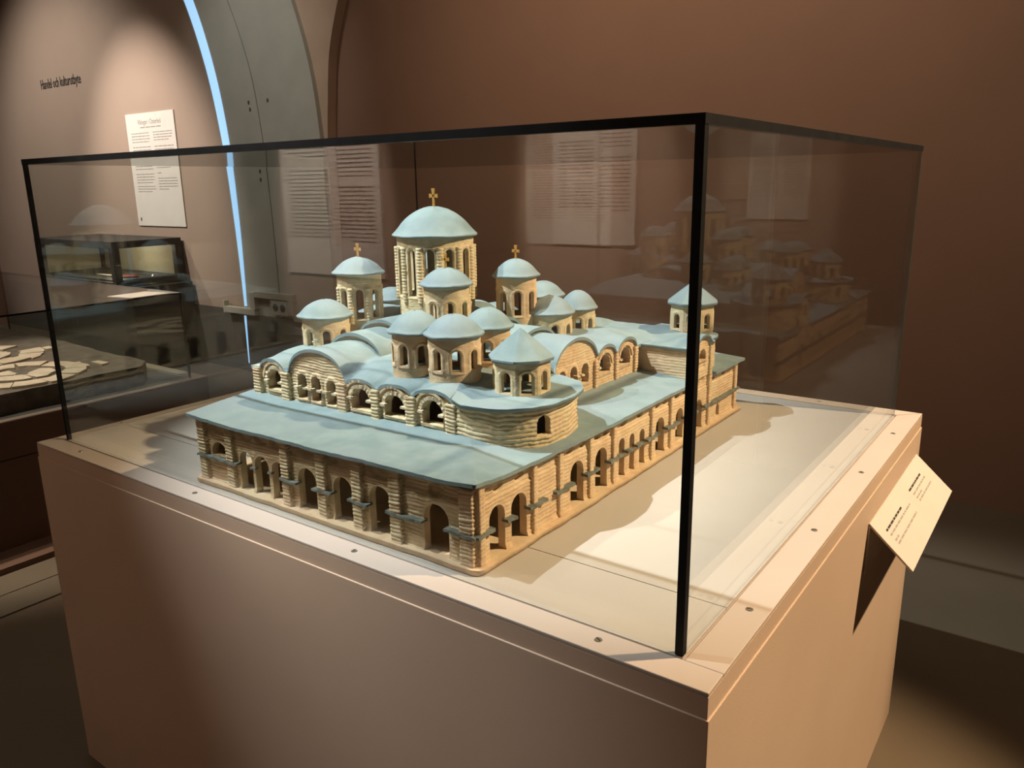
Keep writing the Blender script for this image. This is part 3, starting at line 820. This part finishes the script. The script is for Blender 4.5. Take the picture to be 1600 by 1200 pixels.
pilaster(1.2385, .9215, .013, .005, .134, .212, 'y', 260, fw, CLAY, .0066, .0014)
ou = np.linspace(0, pf.L, 70); ox, oy = pf.at(ou, .009 + .002 * fbm(ou * 30, ou * 0, 151), .012)
outline = np.r_[np.c_[ox, oy], [[1.06, 1.03]], [[1.05, .92]], [[1.06, .81]]]
def zfar(x, y):
    return .2135 + .012 * sstep(.11, .02, np.hypot(x - 1.155, y - .955)) + .024 * np.sqrt(np.clip(1 - ((y - .872) / .042) ** 2, 0, 1)) * sstep(1.13, 1.24, x) + .010 * sstep(1.12, 1.07, x) + .001 * fbm(x * 40, y * 40, 153)
part(poly_slab('corner_block_roof', outline, (1.15, .93), zfar, .0062, ROOF, church, 12))

# ---- stepped barrel vaults of the cross arms
def vault(cx, hw, zs, zt, a, b, axis, seed):
    n, m_ = 34, max(6, int((b - a) / .008))
    A, Lg = np.meshgrid(np.linspace(0, math.pi, n), np.linspace(a, b, m_), indexing='ij')
    c = cx + hw * np.cos(A); z = zs + (zt - zs) * np.sin(A) ** .85 + .0012 * fbm(A * 3, Lg * 30, seed)
    P = np.stack([c, Lg, z], -1) if axis == 'y' else np.stack([Lg, c, z], -1)
    o = part(slab_grid('vault_roof', P, .007, ROOF, church))
    for e, dr in ((a, 1), (b, -1)):
        q = e + dr * .007
        rr = [(cx + (hw - .004) * math.cos(t), zs + (zt - zs - .006) * math.sin(t) ** .85) for t in np.linspace(0, math.pi, 24)]
        pts = [(c_, q, z_) if axis == 'y' else (q, c_, z_) for c_, z_ in rr]
        MB().prism(pts, (0, dr * .008, 0) if axis == 'y' else (dr * .008, 0, 0)).build('vault_end', CLAY_PALE, o)
    return o
vault(BIGX, .081, .222, .286, .278, .79, 'y', 301); vault(BIGX, .077, .235, .302, .358, .70, 'y', 302)
vault(BIGY, .081, .222, .287, .50, 1.018, 'x', 303); vault(BIGY, .077, .235, .302, .55, .93, 'x', 304)

# ---- drums, domes and crosses
def cross(cx, cy, z, h, parent):
    w = h * .55; t = h * .085; q = MB()
    def arm(p0, p1, w0, w1):
        d = Vector(p1) - Vector(p0); n = Vector((-d[1], d[0])).normalized()
        pts = [Vector(p0) - n*w0, Vector(p1) - n*w1, Vector(p1) + n*w1, Vector(p0) + n*w0]
        q.prism([(cx + p[0], cy - .0016, z + p[1]) for p in pts], (0, .0032, 0))
    c = h * .62
    arm((0, -.004), (0, c), t*.9, t*.6); arm((0, c), (0, h), t*.6, t*1.25)
    arm((0, c), (w/2, c), t*.6, t*1.25); arm((0, c), (-w/2, c), t*.6, t*1.25)
    return q.build('cross', GOLD, parent)

def dome(cx, cy, zb, zr, rim, apex, nwin, offs, wz, whw, clay, seed, cr_h=0, ribs=0, octo=False, rough=.0010, ratio=.86, cone=False):
    """drum with arched windows, a roof cap with flared rim, and a cross where there is one"""
    R0 = rim * ratio
    fc = math.atan2(CAMY - cy, CAMX - cx)
    oc = fc + math.radians(offs)      # the flat sides carry the windows
    ang = np.radians(np.arange(0, 360, 2.5))
    if octo: rad = R0 * math.cos(math.pi / 8) / np.cos(np.mod(ang + math.pi/8 - oc, math.pi / 4) - math.pi / 8) * 1.03
    else: rad = np.full(len(ang), R0)
    p = Path(np.c_[cx + rad * np.cos(ang), cy + rad * np.sin(ang)], True)
    holes = []; wa = []
    for k in range(nwin):
        a = (fc + math.radians(offs) + 2 * math.pi * k / nwin) % (2 * math.pi)
        u = u_near(p, cx + R0 * math.cos(a), cy + R0 * math.sin(a)); wa.append(a)
        holes.append(arch_sdf(u, whw, wz[0], wz[1]))
    base = smooth_clay(rough, seed, 60) if not ribs else courses(.0055, .0009, seed, .4)
    def dsp(u, v):
        d = base(u, v); s = np.full(np.shape(u), 1.0)
        for h in holes: s = np.minimum(s, np.minimum(h(u, v), np.minimum(h(u - p.L, v), h(u + p.L, v))))
        d = d * (1 - .6 * sstep(.007, .003, s)) + .0016 * sstep(.006, .0045, s) * (1 - sstep(.0035, .002, s))
        return d
    o = part(panel('dome_drum', p, zb, zr + .004, .0021, .0017, dsp, holes, None, .009, clay, church))
    if ribs:
        me = None
        for k in range(nwin):
            a = wa[k] + math.pi / nwin
            if me is None:
                half = [(ribs * math.sin(t) , -ribs * math.cos(t)) for t in np.linspace(0, math.pi, 9)]
                c0 = panel('column', Path([(x_, y_) for x_, y_ in half]), wz[0] - .012, wz[1] + .004, .0028, .0013, courses(.0068, .0019, seed + 7, .3, .0004), (), None, .002, clay, o)
                me = c0.data
                c = c0
            else: c = link(bpy.data.objects.new('column', me), o)
            c.location = (cx + (R0 - .001) * math.cos(a), cy + (R0 - .001) * math.sin(a), 0); c.rotation_euler = (0, 0, a)
    H_ = apex - zr
    if cone: pr = [(0, -.004), (.80, -.004), (.97, -.004), (1.0, -.001), (1.0, .002), (.55, H_ * .50 / 1), (.10, H_ * .93), (0, H_)]
    else:
        pr = [(0, -.002), (.78, -.002), (.97, -.003), (1.0, -.0015), (1.005, .0006), (.985, .0022)]
        for r_, z_ in ((.95, .07), (.91, .135), (.86, .225), (.80, .345), (.73, .47), (.65, .59), (.56, .70), (.46, .80), (.35, .885), (.23, .95), (.11, .988), (0, 1.0)):
            pr.append((r_, .001 + (H_ - .001) * z_))
    pr = [(r * rim, z) for r, z in pr]
    lathe('dome_roof', pr, 64 if not octo else 64, ROOF, o, (cx, cy, zr), .030 if not octo else .012, seed + 1, oc if octo else None, not cone)
    if cr_h: cross(cx, cy, apex - .004, cr_h, o)
    return o

dome(.737, .528, .285, .473, .0965, .5345, 12, -9, (.342, .445), .0105, CLAY, 400, .043, .0075, rough=.0012, ratio=.885)
dome(.598, .420, .235, .392, .0595, .426, 8, -2, (.292, .357), .0095, CLAY, 410, .034, .0058, ratio=.83)
dome(.855, .424, .235, .380, .0565, .4135, 8, 7, (.300, .345), .0085, CLAY, 420, .034, 0, ratio=.84)
dome(.884, .634, .235, .379, .0550, .416, 8, 4, (.292, .345), .0090, CLAY_PINK, 430, .034, 0, ratio=.84)
dome(.606, .634, .235, .385, .0580, .420, 8, 0, (.292, .350), .0090, CLAY, 440, .034, 0, ratio=.84)
dome(.590, .321, .225, .307, .0615, .3415, 8, -1, (.2425, .279), .0090, CLAY, 450, ratio=.83)
dome(.927, .249, .230, .3165, .0545, .3535, 8, 12, (.256, .2935), .0085, CLAY_PINK, 460, ratio=.85)
dome(1.018, .252, .228, .3185, .0560, .3530, 8, 3, (.256, .293), .0088, CLAY_PINK, 470, ratio=.86)
dome(1.018, .352, .228, .3175, .0510, .3525, 8, -3, (.256, .293), .0085, CLAY_PINK, 480, ratio=.85)
dome(.945, .683, .228, .2935, .0572, .3305, 8, 12, (.2405, .268), .0085, CLAY, 490, ratio=.86)
dome(.957, .785, .228, .2905, .0475, .3315, 8, 2, (.2405, .268), .0080, CLAY, 500, ratio=.86)
dome(.846, .800, .228, .3120, .0550, .346, 8, 2, (.250, .290), .0085, CLAY, 510, ratio=.86)
dome(.535, .585, .228, .3080, .0560, .335, 8, 20, (.245, .285), .0085, CLAY, 520, ratio=.86)
dome(1.142, .288, .205, .2825, .0590, .3335, 8, 11, (.2255, .262), .0098, CLAY, 530, octo=True, ratio=.87, cone=True)
dome(1.163, .985, .205, .2930, .0620, .3425, 8, 0, (.232, .268), .0095, CLAY, 540, octo=True, ratio=.86, cone=True)

# ------------------------------------------------------------------ wall lettering and text panel
lt = text_mesh('wall_lettering', 'Handel och kulturutbyte', .125, INK, None, (-6.40, 3.018, Wz(1.525)), (math.pi / 2, 0, 0), .0015, .62)
tag(lt, 'dark lettering reading Handel och kulturutbyte on the beige wall', 'lettering')

def text_panel(name, x0, x1, z0, z1, y, facing, label, title, cols, seed, group=None, th=.008, ink=None):
    """printed board on a wall facing -y (facing -1) or +y (facing 1)"""
    w, h = x1 - x0, z1 - z0
    e = empty(name, ((x0 + x1) / 2, y, Wz((z0 + z1) / 2)))
    if facing > 0: e.rotation_euler = (0, 0, math.pi)
    tag(e, label, 'text panel', group)
    MB().box((-w/2, -th, -h/2), (w/2, 0, h/2)).build('board', PAPER, e)
    fn = lambda a, b: (-w/2 + a * w, -th - .0006, h/2 - b * h)
    ln = MB(); rr = random.Random(seed)
    for (a0, a1, rows) in cols:
        for (b0, b1, short) in rows:
            n = max(1, int(round((b1 - b0) / .024)))
            for i in range(n):
                b = b0 + (i + .5) * (b1 - b0) / n
                e1 = a1 if i < n - 1 else a0 + (a1 - a0) * short
                a = a0
                while a < e1 - .01:
                    ww = min(rr.uniform(.03, .09), e1 - a)
                    p = [fn(a, b - .0035), fn(a, b + .0035), fn(a + ww, b + .0035), fn(a + ww, b - .0035)]
                    ln.prism(p, (0, .0004, 0)); a += ww + .010
    tag(ln.build('small_print', ink or INK_SOFT, e), kind='stuff')
    if title:
        text_mesh('heading', title, h * .062, INK_SOFT, e, (-w * .25, -th - .0004, h/2 - h * .098), (math.pi / 2, 0, 0), .0004, .80 * w / .73)
        sub = MB(); 
        for k in range(4): sub.prism([fn(.30 + k*.11, .120), fn(.30 + k*.11, .128), fn(.395 + k*.11, .128), fn(.395 + k*.11, .120)], (0, .0004, 0))
        tag(sub.build('subheading_print', INK_SOFT, e), kind='stuff')
        lg = MB(); lg.prism([fn(.06, .925), fn(.06, .955), fn(.085, .955), fn(.085, .925)], (0, .0004, 0)); lg.build('emblem', INK, e)
    return e
text_panel('text_board', -4.955, -4.225, .275, 1.208, 3.018, -1, 'tall white text panel in two columns hanging on the beige wall', 'Vikingar i Österled',
    [(.09, .47, [(.16, .26, .95), (.28, .36, .8), (.40, .50, 1.0), (.52, .62, .9), (.63, .70, .8)]), (.55, .94, [(.16, .25, .8), (.28, .36, .9), (.40, .49, .7), (.51, .54, .2), (.56, .68, .5)])], 31)
# posters on the opposite wall that the case glass mirrors
r_cols = [(.07, .42, [(.05, .42, .9), (.46, .80, .6)]), (.50, .92, [(.05, .30, .6), (.36, .78, 1.0)])]
text_panel('text_poster', -2.03, -1.205, .08, 1.02, -2.298, 1, 'wide white text poster with long lines on the opposite wall', None, r_cols, 41, ink=INK)
text_panel('text_poster', -.10, .325, .31, 1.02, -2.298, 1, 'narrow white text poster on the opposite wall', None, r_cols, 42, ink=INK)

# ------------------------------------------------------------------ glazed showcase standing against the text wall
sx0, sx1, sy0, sy1 = -5.62, -4.308, 2.40, 3.0
sz0, sz1 = Wz(-.165), Wz(.188)
sc = empty('wall_showcase', ((sx0 + sx1) / 2, (sy0 + sy1) / 2, 0))
tag(sc, 'dark framed glazed showcase on a dark pedestal below the text panel', 'showcase')
so = sc.location
q_ = lambda p: (p[0] - so[0], p[1] - so[1], p[2])
def sb(name, a, b, mat, par=None):
    o = MB().box(q_(a), q_(b)).build(name, mat, par or sc); return bevel(o, .004)
sb('pedestal', (sx0 - .02, sy0 + .06, 0), (sx1 + .10, sy1, sz0 - .012), FRAME)
sb('bottom_frame', (sx0, sy0, sz0 - .012), (sx1, sy1, sz0 + .03), FRAME)
sb('top_frame', (sx0, sy0, sz1 - .055), (sx1, sy1, sz1), FRAME)
for (px, py) in ((sx0, sy0), (sx1 - .06, sy0), (sx0, sy1 - .06), (sx1 - .06, sy1 - .06)):
    sb('post', (px, py, sz0 + .03), (px + .06, py + .06, sz1 - .055), FRAME)
sb('lining', (sx0 + .06, sy1 - .03, sz0 + .03), (sx1 - .06, sy1 - .012, sz1 - .055), CREAM_FABRIC)
sb('lining', (sx0 + .02, sy0 + .06, sz0 + .03), (sx0 + .04, sy1 - .06, sz1 - .055), CREAM_FABRIC)
sb('display_deck', (sx0 + .04, sy0 + .03, sz0 + .03), (sx1 - .03, sy1 - .03, sz0 + .045), FRAME)
pane('glass_pane', q_((sx0 + .06, sy0 + .02, sz0 + .03)), q_((sx1 - .06, sy0 + .026, sz1 - .055)), 1, sc, (GLASS_FAR, EDGE_GREEN))
pane('glass_pane', q_((sx1 - .026, sy0 + .06, sz0 + .03)), q_((sx1 - .02, sy1 - .06, sz1 - .055)), 0, sc, (GLASS_FAR, EDGE_GREEN))
dk = sz0 + .045
def small(name, mb, mat, loc, label, cat, group=None, rot=0):
    o = mb.build(name, mat); o.location = loc; o.rotation_euler = (0, 0, rot); tag(o, label, cat, group); return o
pts = [(.10*math.cos(a)*(1+.15*math.sin(3*a)), .06*math.sin(a), 0) for a in np.linspace(0, 2*math.pi, 18, endpoint=False)]
bevel(small('red_cloth', MB().prism(pts, (0, 0, .012)), RED, (-4.52, 2.62, dk), 'small red cloth piece lying in the dark framed showcase', 'cloth'), .004)
pts = [(.16*t, .012*math.sin(t*5), 0) for t in np.linspace(-1, 1, 12)]; bl = [(x, y - .018*(1 - abs(x)/.165), z) for x, y, z in pts] + [(x, y + .018*(1 - abs(x)/.165), z) for x, y, z in reversed(pts)]
small('iron_blade', MB().prism(bl, (0, 0, .010)), STEEL, (-4.62, 2.78, dk), 'slim grey metal blade beside the red cloth in the showcase', 'blade', None, .4)
small('silver_brooch', MB().cyl((0, 0, 0), .035, .012, 20, 0, .026), STEEL, (-4.42, 2.80, dk), 'round silver grey brooch on the showcase deck', 'brooch')
small('caption_card', MB().box((-.11, -.03, 0), (.11, .03, .006)), CARD, (-4.85, 2.60, dk), 'pale caption card lying on the showcase deck', 'card')
l_ = bpy.data.lights.new('showcase_lamp', 'POINT'); l_.energy = 2.2; l_.color = (1.0, .86, .62); l_.shadow_soft_size = .02
lo = bpy.data.objects.new('showcase_lamp', l_); COL.objects.link(lo); lo.location = (-4.75, 2.62, sz1 - .075)

# ------------------------------------------------------------------ low case with the inlaid stone slab
mx0, mx1, my0, my1 = -3.55, -1.50, -1.6, 1.336
mz = Wz(-.312)
mp_ = empty('mosaic_plinth', ((mx0 + mx1) / 2, (my0 + my1) / 2, 0))
tag(mp_, 'long low dark brown plinth with a pale top edge under the stone slab', 'plinth')
qo = mp_.location
q2 = lambda p: (p[0] - qo[0], p[1] - qo[1], p[2])
bevel(MB().box(q2((mx0, my0, .0)), q2((mx1 - .004, my1 - .004, mz - .16))).build('body', DARK_WOOD, mp_), .004)
bevel(MB().box(q2((mx0, my0, mz - .158)), q2((mx1, my1, mz - .004))).build('top_frame', DARK_WOOD, mp_), .004)
r_ = MB(); r_.box(q2((mx1 - .042, my0, mz - .004)), q2((mx1, my1, mz))); r_.box(q2((mx0, my1 - .055, mz - .004)), q2((mx1 - .042, my1, mz))); r_.build('rim', RIM, mp_)
MB().box(q2((mx0, my0, mz - .004)), q2((mx1 - .042, my1 - .055, mz - .001))).build('display_bed', FRAME, mp_)
MB().box(q2((mx1 - .004, my0, 0)), q2((mx1 + .165, my1 + .1, .03))).build('kick_board', DARK_WOOD, mp_)
mg = empty('mosaic_glass_case', ((mx0 + mx1) / 2, (my0 + my1) / 2, mz))
tag(mg, 'low glass case with dark edges over the inlaid stone slab', 'glass case')
go = mg.location; q3 = lambda p: (p[0] - go[0], p[1] - go[1], p[2] - go[2])
gt = Wz(.106); gx = -1.535; gy = 1.268
pane('glass_pane', q3((gx - .008, my0 + .06, mz + .001)), q3((gx, gy, gt - .008)), 0, mg, (GLASS_FAR, EDGE_GREEN))
pane('glass_pane', q3((mx0 + .06, gy - .008, mz + .001)), q3((gx - .008, gy, gt - .008)), 1, mg, (GLASS_FAR, EDGE_GREEN))
pane('glass_top', q3((mx0 + .06, my0 + .06, gt - .008)), q3((gx, gy, gt)), 2, mg, (GLASS_FAR, SEAL))
# caption strip lying on the glass
cap_ = MB().prism([(-1.70, 1.0, 0), (-1.49 - .05, 1.03, 0), (-1.49 - .05, 1.225, 0), (-1.71, 1.19, 0)], (0, 0, .003)).build('caption_sheet', PAPER); cap_.location = (0, 0, gt)
tag(cap_, 'white caption sheet lying on top of the low glass case', 'sheet')

# slab: mortar body with inlaid pale stones
sl_top = Wz(-.222)
ss = empty('inlaid_slab', (-2.5, .2, mz))
tag(ss, 'thick dark mortar slab inlaid with pale curved marble pieces', 'stone slab')
rr = np.linspace(0, 1, 60)
edge = []
for t in np.linspace(-1.3, 1.06, 50): edge.append((-1.605 + .018 * float(fbm(np.array(t * 9), np.array(0.), 601)), t))
for t in np.linspace(-1.70, -3.40, 30): edge.append((t, 1.14 + .02 * float(fbm(np.array(t * 7), np.array(3.), 602)) + .03 * (-1.7 - t)))
for t in np.linspace(1.1, -1.3, 10): edge.append((-3.42, t))
P2 = [(x + 2.5, y - .2) for x, y in edge]
ps = poly_slab('mortar_body', P2, (0, 0), lambda x, y: sl_top - mz + .005 * fbm(x * 12, y * 12, 603), sl_top - mz + .003, STONE_DARK, ss, 16)
def stone(pts, seed):
    q = random.Random(seed)
    pts = [(x + q.uniform(-.008, .008) + 2.5, y + q.uniform(-.008, .008) - .2, sl_top - mz - .004) for x, y in pts]
    return MB().prism(pts, (0, 0, .012 + q.uniform(0, .006))).build('marble_piece', STONE_PALE, ss)
def ring_stones(c, r0, r1, n, seed, skip=(), a0=0.0):
    for k in range(n):
        if k in skip: continue
        A = [a0 + 2 * math.pi * (k + t) / n for t in (.03, .35, .65, .97)]
        stone([(c[0] + r0 * math.cos(a), c[1] + r0 * math.sin(a)) for a in A] + [(c[0] + r1 * math.cos(a), c[1] + r1 * math.sin(a)) for a in reversed(A)], seed + k)
ring_stones((-1.88, .66), .17, .265, 11, 700, (8,)); ring_stones((-1.88, .66), .03, .13, 6, 720, (2,))
ring_stones((-2.48, .70), .19, .30, 12, 740, (3,)); ring_stones((-2.48, .70), .04, .15, 7, 760, (5,))
ring_stones((-1.90, .02), .17, .27, 11, 780, (2,)); ring_stones((-2.55, .05), .17, .28, 11, 800, (4,)); ring_stones((-1.90, .02), .03, .12, 6, 840)
for k in range(14):
    cx_ = random.uniform(-3.1, -1.72); cy_ = random.choice((.36, .38, 1.0, -.3)) + random.uniform(-.03, .03); s_ = random.uniform(.03, .06)
    stone([(cx_ - s_, cy_ - .02), (cx_ + s_, cy_ - .025), (cx_ + s_ * .8, cy_ + .025), (cx_ - s_ * .9, cy_ + .02)], 900 + k)
